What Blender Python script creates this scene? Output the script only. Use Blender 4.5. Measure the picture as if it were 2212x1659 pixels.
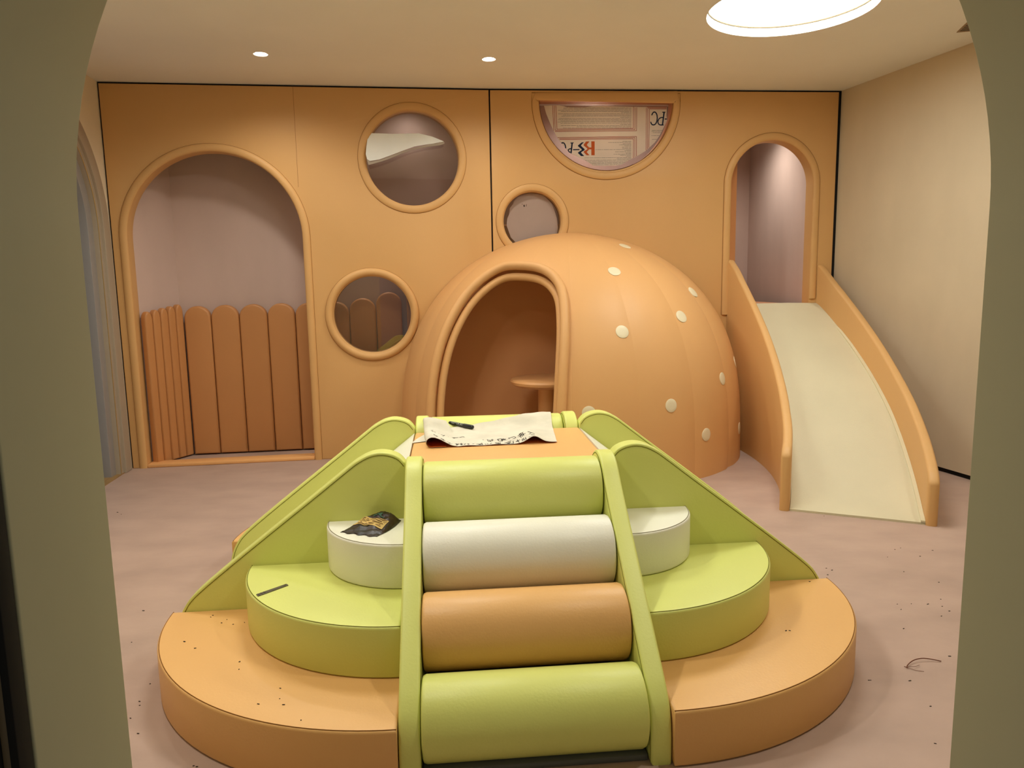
import bpy, bmesh, math, random
from mathutils import Matrix, Vector
random.seed(7)
PI = math.pi
for o in list(bpy.data.objects): bpy.data.objects.remove(o)
scene = bpy.context.scene
COL = scene.collection

# ------------------------------------------------------------------ camera
F_PX, PITCH, ROLL = 1579.74, 0.1392, -0.0177
cam_d = bpy.data.cameras.new('camera'); cam = bpy.data.objects.new('camera', cam_d); COL.objects.link(cam)
cam_d.sensor_fit = 'HORIZONTAL'; cam_d.sensor_width = 36; cam_d.lens = 36*F_PX/2212
cam_d.clip_start = 0.02
R0 = Vector((1,0,0)); U0 = Vector((0,math.sin(PITCH),math.cos(PITCH))); FW = Vector((0,math.cos(PITCH),-math.sin(PITCH)))
rt = R0*math.cos(ROLL)+U0*math.sin(ROLL); up = -R0*math.sin(ROLL)+U0*math.cos(ROLL)
m = Matrix((rt, up, -FW)).transposed().to_4x4(); m.translation = (0,0,1.5)
cam.matrix_world = m
scene.camera = cam

# ------------------------------------------------------------------ world, lights, exposure
w = bpy.data.worlds.new('world'); scene.world = w; w.use_nodes = True
w.node_tree.nodes['Background'].inputs[0].default_value = (0.80,0.84,0.72,1)
w.node_tree.nodes['Background'].inputs[1].default_value = 0.22
scene.view_settings.view_transform = 'Standard'; scene.view_settings.look = 'None'
scene.view_settings.gamma = 1; scene.view_settings.use_curve_mapping = False
scene.view_settings.exposure = 0.08
ZC = 3.107
WARM = (1.0,0.97,0.88)
LAMP_E = 17.0          # emission of the big round ceiling lamps
SPOT_W = 62.0          # downlights
def spot(name, loc, watts, size=2.75, col=WARM, blend=.85, tilt=(0,0,0)):
    l = bpy.data.lights.new(name, 'SPOT'); l.energy = watts; l.spot_size = size; l.spot_blend = blend
    l.color = col; l.shadow_soft_size = 0.09
    o = bpy.data.objects.new(name, l); COL.objects.link(o); o.location = loc; o.rotation_euler = tilt
    return o
BIG = [(1.736,4.71,0.499), (-0.72,3.82,0.44)]
DOWN = [(-1.719,5.396), (-0.127,5.608), (3.0,3.9), (-2.3,4.35), (-1.25,2.25), (1.25,2.15)]  # last two added out of view to brighten the front steps

# ------------------------------------------------------------------ materials
def C(r,g,b):
    f = lambda c: (c/255/12.92) if c/255 <= .04045 else ((c/255+.055)/1.055)**2.4
    return (f(r),f(g),f(b),1)
MATS = {}
def mat(name, col, rough=.5, spec=.35, bump=0, bscale=60, var=0, vscale=2, metal=0, col2=None, streak=None, sss=0):
    if name in MATS: return MATS[name]
    mt = bpy.data.materials.new(name); mt.use_nodes = True; nt = mt.node_tree; N = nt.nodes; L = nt.links
    b = N['Principled BSDF']; b.inputs['Base Color'].default_value = col; b.inputs['Roughness'].default_value = rough
    b.inputs['Specular IOR Level'].default_value = spec; b.inputs['Metallic'].default_value = metal
    tc = N.new('ShaderNodeTexCoord')
    if var:
        mp = N.new('ShaderNodeMapping'); L.new(tc.outputs['Object'], mp.inputs[0])
        if streak: mp.inputs['Scale'].default_value = streak
        nz = N.new('ShaderNodeTexNoise'); nz.inputs['Scale'].default_value = vscale; nz.inputs['Detail'].default_value = 5
        L.new(mp.outputs[0], nz.inputs['Vector'])
        rp = N.new('ShaderNodeMapRange'); rp.inputs[1].default_value = .35; rp.inputs[2].default_value = .68
        L.new(nz.outputs['Fac'], rp.inputs[0])
        mx = N.new('ShaderNodeMix'); mx.data_type = 'RGBA'
        c2 = col2 or tuple(c*(1-var) for c in col[:3])+(1,)
        mx.inputs[6].default_value = col; mx.inputs[7].default_value = c2
        L.new(rp.outputs[0], mx.inputs[0]); L.new(mx.outputs[2], b.inputs['Base Color'])
    if bump:
        nb = N.new('ShaderNodeTexNoise'); nb.inputs['Scale'].default_value = bscale; nb.inputs['Detail'].default_value = 4
        L.new(tc.outputs['Object'], nb.inputs['Vector'])
        bp = N.new('ShaderNodeBump'); bp.inputs['Strength'].default_value = bump; bp.inputs['Distance'].default_value = .004
        L.new(nb.outputs['Fac'], bp.inputs['Height']); L.new(bp.outputs[0], b.inputs['Normal'])
    MATS[name] = mt; return mt
def emis(name, col, s):
    mt = bpy.data.materials.new(name); mt.use_nodes = True; nt = mt.node_tree
    nt.nodes.remove(nt.nodes['Principled BSDF'])
    e = nt.nodes.new('ShaderNodeEmission'); e.inputs[0].default_value = (*col,1); e.inputs[1].default_value = s
    nt.links.new(e.outputs[0], nt.nodes['Material Output'].inputs[0]); return mt
def glassm(name, tint, refl=1.0, rough=.015):
    mt = bpy.data.materials.new(name); mt.use_nodes = True; nt = mt.node_tree; N = nt.nodes
    N.remove(N['Principled BSDF'])
    t = N.new('ShaderNodeBsdfTransparent'); t.inputs[0].default_value = (*tint,1)
    g = N.new('ShaderNodeBsdfGlossy'); g.inputs['Roughness'].default_value = rough
    fr = N.new('ShaderNodeFresnel'); fr.inputs[0].default_value = 1.5
    ml = N.new('ShaderNodeMath'); ml.operation = 'MULTIPLY'; ml.inputs[1].default_value = refl; ml.use_clamp = True
    mx = N.new('ShaderNodeMixShader'); nt.links.new(fr.outputs[0], ml.inputs[0]); nt.links.new(ml.outputs[0], mx.inputs[0])
    nt.links.new(t.outputs[0], mx.inputs[1]); nt.links.new(g.outputs[0], mx.inputs[2])
    nt.links.new(mx.outputs[0], N['Material Output'].inputs[0]); return mt

M_FLOOR = mat('floor_vinyl', C(188,160,144), .55, .3, .18, 30, .15, 2.6, streak=(1,1.6,1))
M_CEIL  = mat('ceiling_plaster', C(238,236,228), .9, .1, .1, 25, .05, 1.2)
M_PLAST = mat('wall_plaster', C(212,194,164), .85, .15, .25, 14, .07, 3, streak=(1,1,.5))
M_PINK  = mat('pink_plaster', C(206,180,168), .85, .15, .2, 14, .08, 3, streak=(1,1,.5))
M_PORTAL= mat('olive_plaster', C(168,164,134), .6, .3, .15, 10, .08, 2, streak=(1,1,.4))
M_PANEL = mat('orange_leather', C(216,168,108), .5, .35, .1, 90, .05, 1.3)
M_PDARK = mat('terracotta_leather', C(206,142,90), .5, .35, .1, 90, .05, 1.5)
M_SLAT  = mat('slat_leather', C(198,138,84), .42, .4, .1, 80, .05, 2)
M_LINING = mat('lining_leather', C(222,158,104), .5, .3, .06, 90, .04, 1.2)
M_DOME  = mat('dome_leather', C(220,168,110), .5, .3, .06, 90, .04, 1.2)
M_ORANGE= mat('tier_orange', C(234,182,114), .42, .4, .12, 120, .03, 2)
M_GREEN = mat('lime_leather', C(222,226,126), .42, .4, .12, 120, .03, 2)
M_WHITE = mat('cream_leather', C(246,243,224), .42, .4, .12, 120, .03, 2)
M_CHUTE = mat('cream_vinyl', C(216,206,174), .5, .35, .25, 140, .06, 2)
M_SEAMG = mat('olive_thread', C(120,118,40), .8, .1)
M_SEAMO = mat('brown_thread', C(135,88,40), .8, .1)
M_SEAMW = mat('grey_thread', C(150,142,112), .8, .1)
M_BLACK = mat('black_rubber', C(22,20,19), .7, .2)
M_DARK  = mat('charcoal_frame', C(46,43,40), .45, .4)
M_BROWN = mat('bronze_frame', C(112,94,70), .5, .4)
M_TRIMG = mat('door_trim_paint', C(172,158,138), .4, .5)
M_LEAF  = mat('blue_grey_paint', C(122,130,150), .5, .4, 0, 1, .06, 2)
M_WOOD  = mat('wood_floor', C(168,134,84), .5, .3, 0, 1, .25, 6, streak=(1,8,1))
M_GREY  = mat('grey_fabric', C(98,98,92), .8, .2)
M_PAPER = mat('cream_backing', C(226,218,196), .85, .1, .5, 25, .13, 9)
M_FILM  = mat('printed_film', C(242,230,216), .6, .3, .3, 30, .05, 6)
M_FILM2 = mat('plain_film', C(200,176,162), .6, .3, .3, 30, .05, 6)
M_WPIECE = mat('piece_white', C(250,250,244), .7, .2, .2, 30, .04, 6)
M_WPSHADE= mat('piece_shade', C(170,155,138), .7, .2)
M_ORSKIN= mat('orange_skin', C(214,110,44), .45, .4)
M_INK   = mat('black_ink', C(24,22,26), .6, .2)
M_INK2  = mat('grey_print', C(60,50,46), .8, .1)
M_NAVY  = mat('navy_print', C(24,36,62), .7, .2)
M_RED   = mat('red_print', C(160,56,30), .7, .2)
M_LOGO  = mat('orange_print', C(196,92,42), .7, .2)
M_PEN   = mat('black_plastic', C(26,26,26), .3, .5)
M_PENP  = mat('silver_print', C(150,152,140), .6, .3)
M_BAG   = mat('black_foil', C(44,38,33), .42, .5, .7, 40, .4, 10, col2=C(62,36,27))
M_LABEL = mat('yellow_label', C(222,186,108), .6, .3, 0, 1, .15, 12)
M_LEAFG = mat('green_print', C(58,98,76), .5, .3)
M_BLADE = mat('steel', C(120,112,98), .35, .5, 0, 1, .45, 20, metal=.7)
M_TWIG  = mat('red_brown_twig', C(110,58,34), .7, .2)
M_DEBRIS= mat('dark_crumbs', C(50,42,34), .8, .2)
M_VENT  = mat('vent_slat', C(150,125,95), .6, .3)
M_RIM   = mat('white_rim', C(245,240,225), .5, .3)
M_GLASS = glassm('clear_pane', (.90,.87,.87), 1.9)
M_GLASS2 = glassm('dull_pane', (.86,.83,.83), .5, .35)
M_LAMP  = emis('lamp_glow', (.97,1.0,.94), LAMP_E)
M_LAMP2 = emis('lamp_glow_near', (.97,1.0,.94), LAMP_E*.95)
M_DOWN  = emis('downlight_glow', (1.0,.93,.82), 20)

def thinfilm(mt, f=.5):
    nt = mt.node_tree; b = nt.nodes['Principled BSDF']; t = nt.nodes.new('ShaderNodeBsdfTranslucent'); mx = nt.nodes.new('ShaderNodeMixShader')
    if b.inputs['Base Color'].links: nt.links.new(b.inputs['Base Color'].links[0].from_socket, t.inputs[0])
    mx.inputs[0].default_value = f; nt.links.new(b.outputs[0], mx.inputs[1]); nt.links.new(t.outputs[0], mx.inputs[2])
    nt.links.new(mx.outputs[0], nt.nodes['Material Output'].inputs[0])
for q, f_ in ((M_FILM,.35),(M_FILM2,.35),(M_WPIECE,.08)): thinfilm(q, f_)
# ------------------------------------------------------------------ object helpers
def link(name, me, m=None, parent=None, mw=None):
    o = bpy.data.objects.new(name, me); COL.objects.link(o)
    if m is not None and me is not None:
        me.materials.clear(); me.materials.append(m)
    if parent is not None: o.parent = parent
    elif mw is not None: o.matrix_world = mw
    return o
def tag(o, label, cat, group=None):
    o['label'] = label; o['category'] = cat
    if group: o['group'] = group
    return o
def struct(o): o['kind'] = 'structure'; return o
def thing(name, label, cat, mw, group=None):
    return tag(link(name, None, None, None, mw), label, cat, group)
def lab(o, t): o['label'] = t; return o
def shift(me, v): me.transform(Matrix.Translation(v)); return me
def finish(me, ang=35):
    for p in me.polygons: p.use_smooth = True
    try: me.set_sharp_from_angle(angle=math.radians(ang))
    except Exception: pass
    return me
def cut_at_wall(bm, org, d=.004):
    nn = -(WR.to_3x3() @ Vector((0,1,0))); p0 = WR.translation+nn*d-Vector(org)
    bmesh.ops.bisect_plane(bm, geom=bm.verts[:]+bm.edges[:]+bm.faces[:], plane_co=p0, plane_no=nn, clear_inner=True)
    bmesh.ops.holes_fill(bm, edges=[e for e in bm.edges if e.is_boundary])
def frombm(bm, ang=35, recalc=True):
    if recalc: bmesh.ops.recalc_face_normals(bm, faces=bm.faces)
    me = bpy.data.meshes.new('mesh'); bm.to_mesh(me); bm.free(); return finish(me, ang)
MAP = {'z': Matrix.Identity(4),
       'y': Matrix(((1,0,0,0),(0,0,-1,0),(0,1,0,0),(0,0,0,1))),       # (a,b,h)->(a,-h,b)
       'x': Matrix(((0,0,1,0),(1,0,0,0),(0,1,0,0),(0,0,0,1)))}        # (a,b,h)->(h,a,b)
def area(p): return sum(p[i][0]*p[(i+1)%len(p)][1]-p[(i+1)%len(p)][0]*p[i][1] for i in range(len(p)))/2
def slab(outer, depth, at=0., axis='z', holes=(), bev=0., res=3, ang=35):
    """2D outline extruded by depth about 'at' along axis, with rounded edges."""
    cu = bpy.data.curves.new('c','CURVE'); cu.dimensions = '2D'; cu.fill_mode = 'BOTH'
    cu.extrude = depth/2-bev; cu.bevel_depth = bev; cu.bevel_resolution = res; cu.offset = -bev
    for k, pts in enumerate([outer]+list(holes)):
        pts = list(pts); a = area(pts)
        if (a < 0) == (k == 0): pts.reverse()
        s = cu.splines.new('POLY'); s.points.add(len(pts)-1)
        for i, p in enumerate(pts): s.points[i].co = (p[0],p[1],0,1)
        s.use_cyclic_u = True
    o = bpy.data.objects.new('c', cu); COL.objects.link(o)
    dg = bpy.context.evaluated_depsgraph_get()
    me = bpy.data.meshes.new_from_object(o.evaluated_get(dg))
    bpy.data.objects.remove(o); bpy.data.curves.remove(cu)
    bm = bmesh.new(); bm.from_mesh(me); bmesh.ops.remove_doubles(bm, verts=bm.verts, dist=1e-5)
    bmesh.ops.recalc_face_normals(bm, faces=bm.faces); bm.to_mesh(me); bm.free()
    T = {'z':(0,0,at),'y':(0,at,0),'x':(at,0,0)}[axis]
    me.transform(Matrix.Translation(T) @ MAP[axis]); me.materials.clear()
    return finish(me, ang)
def box(x0,x1,y0,y1,z0,z1,bev=0.,seg=2):
    bm = bmesh.new(); bmesh.ops.create_cube(bm, size=1)
    for v in bm.verts: v.co = ((x0+x1)/2+v.co.x*(x1-x0),(y0+y1)/2+v.co.y*(y1-y0),(z0+z1)/2+v.co.z*(z1-z0))
    if bev: bmesh.ops.bevel(bm, geom=bm.edges[:], offset=bev, segments=seg, profile=.5, affect='EDGES')
    return frombm(bm)
def tube(path, r, closed=False, n=10, up=None, r2=None):
    """sweep; r along the side direction, r2 along 'up'."""
    path = [Vector(p) for p in path]; N = len(path); bm = bmesh.new(); rings = []
    prev = Vector(up) if up else None
    r2 = r2 or r
    for i, p in enumerate(path):
        a = path[(i-1) % N] if (closed or i > 0) else p; b = path[(i+1) % N] if (closed or i < N-1) else p
        t = (b-a).normalized()
        if prev is None: prev = Vector((0,0,1)) if abs(t.z) < .9 else Vector((1,0,0))
        u = (prev-t*prev.dot(t))
        if u.length < 1e-6: u = Vector((1,0,0))-t*t.x
        u.normalize(); s = t.cross(u)
        if not up: prev = u
        rings.append([bm.verts.new(p+s*(r*math.cos(2*PI*k/n))+u*(r2*math.sin(2*PI*k/n))) for k in range(n)])
    M = N if closed else N-1
    for i in range(M):
        A, B = rings[i], rings[(i+1) % N]
        for k in range(n): bm.faces.new((A[k],A[(k+1)%n],B[(k+1)%n],B[k]))
    if not closed:
        bm.faces.new(rings[0][::-1]); bm.faces.new(rings[-1])
    return frombm(bm, 60)
def lathe(prof, n=32, loc=(0,0,0)):
    bm = bmesh.new(); rings = []
    for r, z in prof:
        if r < 1e-6: rings.append([bm.verts.new((loc[0],loc[1],loc[2]+z))])
        else: rings.append([bm.verts.new((loc[0]+r*math.cos(2*PI*k/n),loc[1]+r*math.sin(2*PI*k/n),loc[2]+z)) for k in range(n)])
    for A, B in zip(rings, rings[1:]):
        if len(A) == 1 and len(B) == 1: continue
        for k in range(n):
            k2 = (k+1)%n
            if len(A) == 1: bm.faces.new((A[0],B[k],B[k2]))
            elif len(B) == 1: bm.faces.new((A[k],B[0],A[k2]))
            else: bm.faces.new((A[k],B[k],B[k2],A[k2]))
    return frombm(bm, 40)
def join(mes):
    bm = bmesh.new()
    for m_ in mes: bm.from_mesh(m_); bpy.data.meshes.remove(m_)
    return frombm(bm, 35, False)
def ribbon(pts, wd, z=0., th=.0006):
    """flat stroke in the (x,z) plane of a wall frame (y=z arg)"""
    bm = bmesh.new(); L = []
    P = [Vector((p[0],p[1])) for p in pts]
    for i, p in enumerate(P):
        a = P[max(0,i-1)]; b = P[min(len(P)-1,i+1)]; t = (b-a).normalized(); nn = Vector((-t.y,t.x))*wd/2
        if 0 < i < len(P)-1:
            t1 = (P[i]-P[i-1]).normalized(); c = max(.5, abs(Vector((-t1.y,t1.x)).dot(nn.normalized()))); nn = nn/c
        L.append((bm.verts.new((p.x+nn.x,z,p.y+nn.y)), bm.verts.new((p.x-nn.x,z,p.y-nn.y))))
    for A, B in zip(L, L[1:]): bm.faces.new((A[0],A[1],B[1],B[0]))
    me = frombm(bm); return me
def arc(cx,cy,r,a0,a1,n=24,ry=None):
    ry = ry or r
    return [(cx+r*math.cos(a0+(a1-a0)*i/n), cy+ry*math.sin(a0+(a1-a0)*i/n)) for i in range(n+1)]
def interp(x, T):
    if x <= T[0][0]: return T[0][1]
    for (a,b),(c,d) in zip(T, T[1:]):
        if x <= c: return b+(d-b)*(x-a)/(c-a)
    return T[-1][1]
def smooth(T, k=6, closed=False):
    P = [Vector(p) for p in T]; out = []; n = len(P)
    rng = range(n if closed else n-1)
    g = (lambda i: P[i%n]) if closed else (lambda i: P[min(max(i,0),n-1)])
    for i in rng:
        p0,p1,p2,p3 = g(i-1),g(i),g(i+1),g(i+2)
        for j in range(k):
            t = j/k
            out.append(.5*((2*p1)+(p2-p0)*t+(2*p0-5*p1+4*p2-p3)*t*t+(3*p1-p0-3*p2+p3)*t**3))
    if not closed: out.append(P[-1])
    return out

# ------------------------------------------------------------------ frames
def wframe(A, B):
    u = (Vector(B)-Vector(A)).normalized(); ux = Vector((u.x,u.y,0)); uy = Vector((-u.y,u.x,0))
    m = Matrix((ux,uy,Vector((0,0,1)))).transposed().to_4x4(); m.translation = (A[0],A[1],0); return m
LA, LB, RB = (-3.206,5.9916), (-0.1468,6.4114), (2.9229,6.691)
WL = wframe(LA, LB); LLEN = (Vector(LB)-Vector(LA)).length
WR = wframe(LB, RB); RLEN = (Vector(RB)-Vector(LB)).length
WP = wframe((0,1.1),(1,1.16))                                   # portal wall (far face at y=0)
WLEFT = wframe(LA, (LA[0]+.13,LA[1]-.99))                       # left side wall: x runs to the camera, -y... faces room at +y
dR = Vector((.254,-.967)).normalized()
WRIGHT = wframe((2.945,6.70), (2.945+dR.x,6.70+dR.y))
SF = Matrix.Translation((-.0364,3.204,0)) @ Matrix.Rotation(.0828,4,'Z')   # climbing block
def TR(fr, x, y, z=0): return fr @ Matrix.Translation((x,y,z))

# ------------------------------------------------------------------ floor, ceiling
struct(link('floor', slab([(-4.6,-1.6),(5.2,-1.6),(5.2,8.8),(-4.6,8.8)], .1, -.05), M_FLOOR))
holes = [arc(x,y,r,0,2*PI*(1-1/64),63) for x,y,r in BIG]+[arc(x,y,.05,0,2*PI*(1-1/32),31) for x,y in DOWN]
struct(link('ceiling', slab([(-4.6,.8),(5.2,.8),(5.2,8.8),(-4.6,8.8)], .12, ZC+.06, holes=holes), M_CEIL))

# ------------------------------------------------------------------ padded back wall with its openings
T = .13
def arch(cx, half, spring, z0, n=40):
    return [(cx-half,z0)]+arc(cx,spring,half,PI,0,n)+[(cx+half,z0)]
arch_L = arch(.815,.688,1.895,.0)
arch_L[0] = (.815-.688,.012); arch_L[-1] = (.815+.688,.012)
circ = lambda cx,cz,r: arc(cx,cz,r,0,2*PI*(1-1/64),63)
semi_in = [(.418,3.014)]+arc(1.0,3.014,.582,PI,2*PI,48)[1:-1]+[(1.582,3.014)]
g = .014
def panel_outline(s0, s1): return [(s0,0.0),(s1,0.0),(s1,ZC-g),(s0,ZC-g)]
# left panel: the arch is open to the floor, so it is part of the outline
out_L = [(.012,0.0),(.127,0.0)]+arch_L[1:-1]+[(1.503,0.0),(LLEN-.006,0.0),(LLEN-.006,ZC-g),(.012,ZC-g)]
wl = struct(link('wall_back', slab(out_L, T, T/2, 'y', [circ(2.43,2.535,.385), circ(2.045,1.24,.325)], .006), M_PANEL, mw=WL))
out_R = [(.006,0.0),(2.112,0.0)]+arch(2.487,.375,2.31,.0)[1:-1]+[(2.862,0.0),(RLEN-.012,0.0),(RLEN-.012,ZC-g),(.006,ZC-g)]
wr = struct(link('wall_back', slab(out_R, T, T/2, 'y', [circ(.35,2.01,.25), [(a,b) for a,b in semi_in]], .006), M_PANEL, mw=WR))
lab(link('seam', box(1.4885,1.4905,-.0012,.004,2.30,ZC-g-.004), M_SEAMO, wl), 'faint vertical joint in the padding')
# dark gaps around the padded wall
struct(link('trim_1', join([box(-.03,LLEN,.02,.05,ZC-g-.01,ZC,0), box(-.02,.02,.02,.10,0,ZC,0)]), M_BLACK, mw=WL))
struct(link('trim_2', join([box(0,RLEN+.02,.02,.05,ZC-g-.01,ZC,0), box(RLEN-.02,RLEN+.04,.02,.10,0,ZC,0), box(-.02,.02,.03,.12,0,ZC,0)]), M_BLACK, mw=WR))
def ring(fr, path, name, w_=.031, h_=.024, closed=True, m=M_PANEL, y=-.001):
    return link(name, tube([(a,y,b) for a,b in path], h_, closed, 16, up=None, r2=None) if False else flat_tube(path, w_, h_, y, closed), m, None, fr)
def flat_tube(path, w_, h_, y, closed):
    """elliptic roll lying on a wall: w_ in the wall plane, h_ out of it"""
    P = [Vector((a,b)) for a,b in path]; N = len(P); bm = bmesh.new(); rings = []; n = 18
    for i, p in enumerate(P):
        a = P[(i-1)%N] if (closed or i) else p; b = P[(i+1)%N] if (closed or i < N-1) else p
        t = (b-a).normalized(); nn = Vector((-t.y,t.x)); sc = 1
        if (closed or 0 < i < N-1):
            t1 = (p-P[(i-1)%N]).normalized(); sc = 1/max(.6,abs(Vector((-t1.y,t1.x)).dot(nn)))
        rings.append([bm.verts.new((p.x+nn.x*w_*sc*math.cos(2*PI*k/n), y+h_*math.sin(2*PI*k/n), p.y+nn.y*w_*sc*math.cos(2*PI*k/n))) for k in range(n)])
    for i in range(N if closed else N-1):
        A,B = rings[i],rings[(i+1)%N]
        for k in range(n): bm.faces.new((A[k],A[(k+1)%n],B[(k+1)%n],B[k]))
    if not closed: bm.faces.new(rings[0][::-1]); bm.faces.new(rings[-1])
    return frombm(bm, 50)
def disc_mesh(path, y, th=.004): return slab(path, th, y, 'y')
# arch trims
al = [(.098,.0)]+arc(.815,1.895,.717,PI,0,48)+[(1.532,.0)]
t3 = struct(link('trim_3', flat_tube(al,.032,.020,-.0,False), M_PANEL, mw=WL))
link('seam', tube([(a,-.0012,b) for a,b in [(.067,.0)]+arc(.815,1.895,.748,PI,0,48)+[(1.563,.0)]], .0022, n=6), M_SEAMO, t3)
ar = [(2.08,1.172)]+arc(2.487,2.31,.407,PI,0,40)+[(2.894,1.30)]
t4 = struct(link('trim_4', flat_tube(ar,.033,.018,-.0,False), M_PANEL, mw=WR))
link('seam', tube([(a,-.0012,b) for a,b in [(2.047,1.172)]+arc(2.487,2.31,.440,PI,0,40)+[(2.927,1.30)]], .0022, n=6), M_SEAMO, t4)
# sill under the left arch
struct(link('trim_5', box(.13,1.50,-.012,.135,0,.03,.008), mat('sill_leather',C(236,176,112),.45,.4), mw=WL))
# round and half-round windows
def window(name, fr, cx, cz, rin, wseam, hh):
    o = struct(link(name, flat_tube(circ(cx,cz,rin+wseam/2), wseam/2+.001, hh, -.0, True), M_PANEL, mw=fr))
    link('seam', tube([(a,-.0012,b) for a,b in circ(cx,cz,rin+wseam)], .0022, True, 6), M_SEAMO, o)
    link('pane', disc_mesh(circ(cx,cz,rin+.004), .068, .005), M_GLASS, o)
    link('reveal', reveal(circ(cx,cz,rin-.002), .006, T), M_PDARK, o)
    return o
def reveal(path, y0, y1, closed=True):
    bm = bmesh.new(); A = [bm.verts.new((a,y0,b)) for a,b in path]; B = [bm.verts.new((a,y1,b)) for a,b in path]
    C_ = [bm.verts.new((a+0,y1,b)) for a,b in path]
    n = len(path)
    for i in range(n if closed else n-1): j=(i+1)%n; bm.faces.new((A[i],A[j],B[j],B[i]))
    bmesh.ops.remove_doubles(bm, verts=bm.verts, dist=1e-6)
    me = frombm(bm, 40, False); return me
w1 = window('window_1', WL, 2.43,2.535,.39,.06,.013)
w2 = window('window_2', WL, 2.045,1.24,.33,.063,.030)
w3 = window('window_3', WR, .35,2.01,.256,.06,.014)
semi_mid = [(.388,3.042)]+arc(1.0,3.0,.612,PI,2*PI,56)+[(1.612,3.042)]
w4 = struct(link('window_4', flat_tube(semi_mid,.031,.012,-.0,True), M_PANEL, mw=WR))
link('seam', tube([(a,-.0012,b) for a,b in [(.358,3.073)]+arc(1.0,3.0,.643,PI,2*PI,56)+[(1.642,3.073)]], .0022, True, 6), M_SEAMO, w4)
link('pane', disc_mesh([(1.0+(a-1.0)*1.012,2.83+(b-2.83)*1.02) for a,b in semi_in], .068, .005), M_GLASS2, w4)
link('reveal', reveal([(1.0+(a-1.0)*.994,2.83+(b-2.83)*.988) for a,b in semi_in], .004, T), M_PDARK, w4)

# ------------------------------------------------------------------ rooms behind the padded wall
struct(link('wall_alcove', box(.33,LLEN+.3,.50,.56,0,ZC), M_PINK, mw=WL))
sw = wframe((.13,.10),(.345,.50)); 
struct(link('wall_alcove_left', box(-.10,.47,.0,.06,0,ZC), M_PINK, mw=WL @ wframe((.13,.135),(.35,.52))))
struct(link('wall_rear', box(.1,2.22,.62,.68,0,ZC), M_PINK, mw=WR))
struct(link('wall_rear_right', box(0,2.2,-.06,0,0,ZC), M_PINK, mw=wframe((2.742,6.845),(2.792,8.9)) ))
struct(link('wall_rear_end', box(1.9,3.3,2.0,2.06,0,ZC), M_PINK, mw=WR))
struct(link('partition', box(1.66,2.243,.19,.25,0,ZC-.02,.006), M_PDARK, mw=WR))
struct(link('partition', box(.02,1.62,.40,.55,0,2.50,.02), M_PDARK, mw=WR)) if False else None
struct(link('partition', slab([(.02,0),(1.64,0),(1.64,2.49),(.66,2.49),(.66,2.02),(.02,2.02)], .1, .50, 'y', (), .02), M_PDARK, mw=WR))
tag(link('padded_side_block', box(2.335,2.44,.14,.49,0,1.62,.015), M_SLAT, mw=WL), 'terracotta padded side wall block glimpsed through the right edge of the lower round window', 'padding')
struct(link('landing', box(2.115,2.858,.0,1.9,1.18,1.246,.006), mat('landing_leather',C(222,160,118),.5,.35), mw=WR))

# picket padding in the alcove
def picket(s0, s1, zt, y0, y1, z0=.012, ry=None, bev=.018):
    r = (s1-s0)/2; g2 = .0025
    pts = [(s0+g2,z0)]+arc((s0+s1)/2, zt-(ry or r*.92), r-g2, PI, 0, 14, ry or r*.92)+[(s1-g2,z0)]
    return slab(pts, y1-y0, (y0+y1)/2, 'y', (), bev, 3, 50)
bs = [.398,.623,.862,1.104,1.344,1.583,1.82,2.058,2.292]
bt = [1.335,1.34,1.342,1.345,1.345,1.348,1.375,1.425]
f = thing('picket_padding','terracotta padded picket row along the back of the left alcove','padding', TR(WL,.398,.41))
for i in range(8):
    link('slat', shift(picket(bs[i],bs[i+1],bt[i],.385,.465),(-.398,-.41,0)), M_SLAT, f)
f2 = thing('picket_padding','narrow terracotta padded pickets on the left side wall of the alcove','padding', WL @ wframe((.163,.075),(.385,.44)))
ls = .40; n = 5
for i in range(n):
    link('slat', picket(i*ls/n, (i+1)*ls/n, 1.305+.012*i, -.03,.03, .012, .075, .014), M_SLAT, f2)

# ------------------------------------------------------------------ side walls
s_c, r_c, z_c = 1.03, 1.0, 1.95
o_left = [(-.06,0.0)]+[(s_c-r_c+.03,0.0)]+arc(s_c,z_c,r_c-.03,PI,0,60)+[(s_c+r_c-.03,0.0)]+[(5.6,0.0),(5.6,ZC),(-.06,ZC)]
struct(link('wall_left', slab(o_left, .2, -.10, 'y'), mat('wall_plaster_left', C(236,222,196), .85, .15, .25, 14, .05, 3), mw=WLEFT))  # lighter copy of the wall plaster, brightness raised through its colour
d1 = struct(link('door_1', slab(arch(s_c,.74,z_c,0.004), .04, -.135, 'y'), M_LEAF, mw=WLEFT))
def band(r0, r1, y0, y1, m, name):
    pts = [(s_c-r1,0.003)]+arc(s_c,z_c,r1,PI,0,60)+[(s_c+r1,0.003),(s_c+r0,0.003)]+arc(s_c,z_c,r0,0,PI,60)+[(s_c-r0,0.003)]
    return link(name, slab(pts, y1-y0, (y0+y1)/2, 'y', (), .003), m, d1)
lab(band(.885,1.0,-.02,.014,M_TRIMG,'architrave'), 'grey beige outer band')
lab(band(.83,.90,-.07,-.008,M_TRIMG,'frame'), 'stepped inner band')
lab(band(.735,.84,-.12,-.045,mat('door_frame_grey',C(150,146,142),.4,.5),'frame'), 'darker grey inner band')
lab(link('trim', tube([(s_c-.832,-.006,.01),(s_c-.832,-.006,1.95)]+[(a,-.006,b) for a,b in arc(s_c,z_c,.832,PI,PI*.6,20)], .003, n=6), mat('gold_glint',C(205,178,120),.3,.6,metal=.8), d1), 'thin gold line painted in for the lit frame edge')  # gold strip in place of a lit, reflecting frame edge
struct(link('threshold', box(s_c-.97,s_c+.97,-.2,-.002,.0,.006), M_WOOD, mw=WLEFT))
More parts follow.
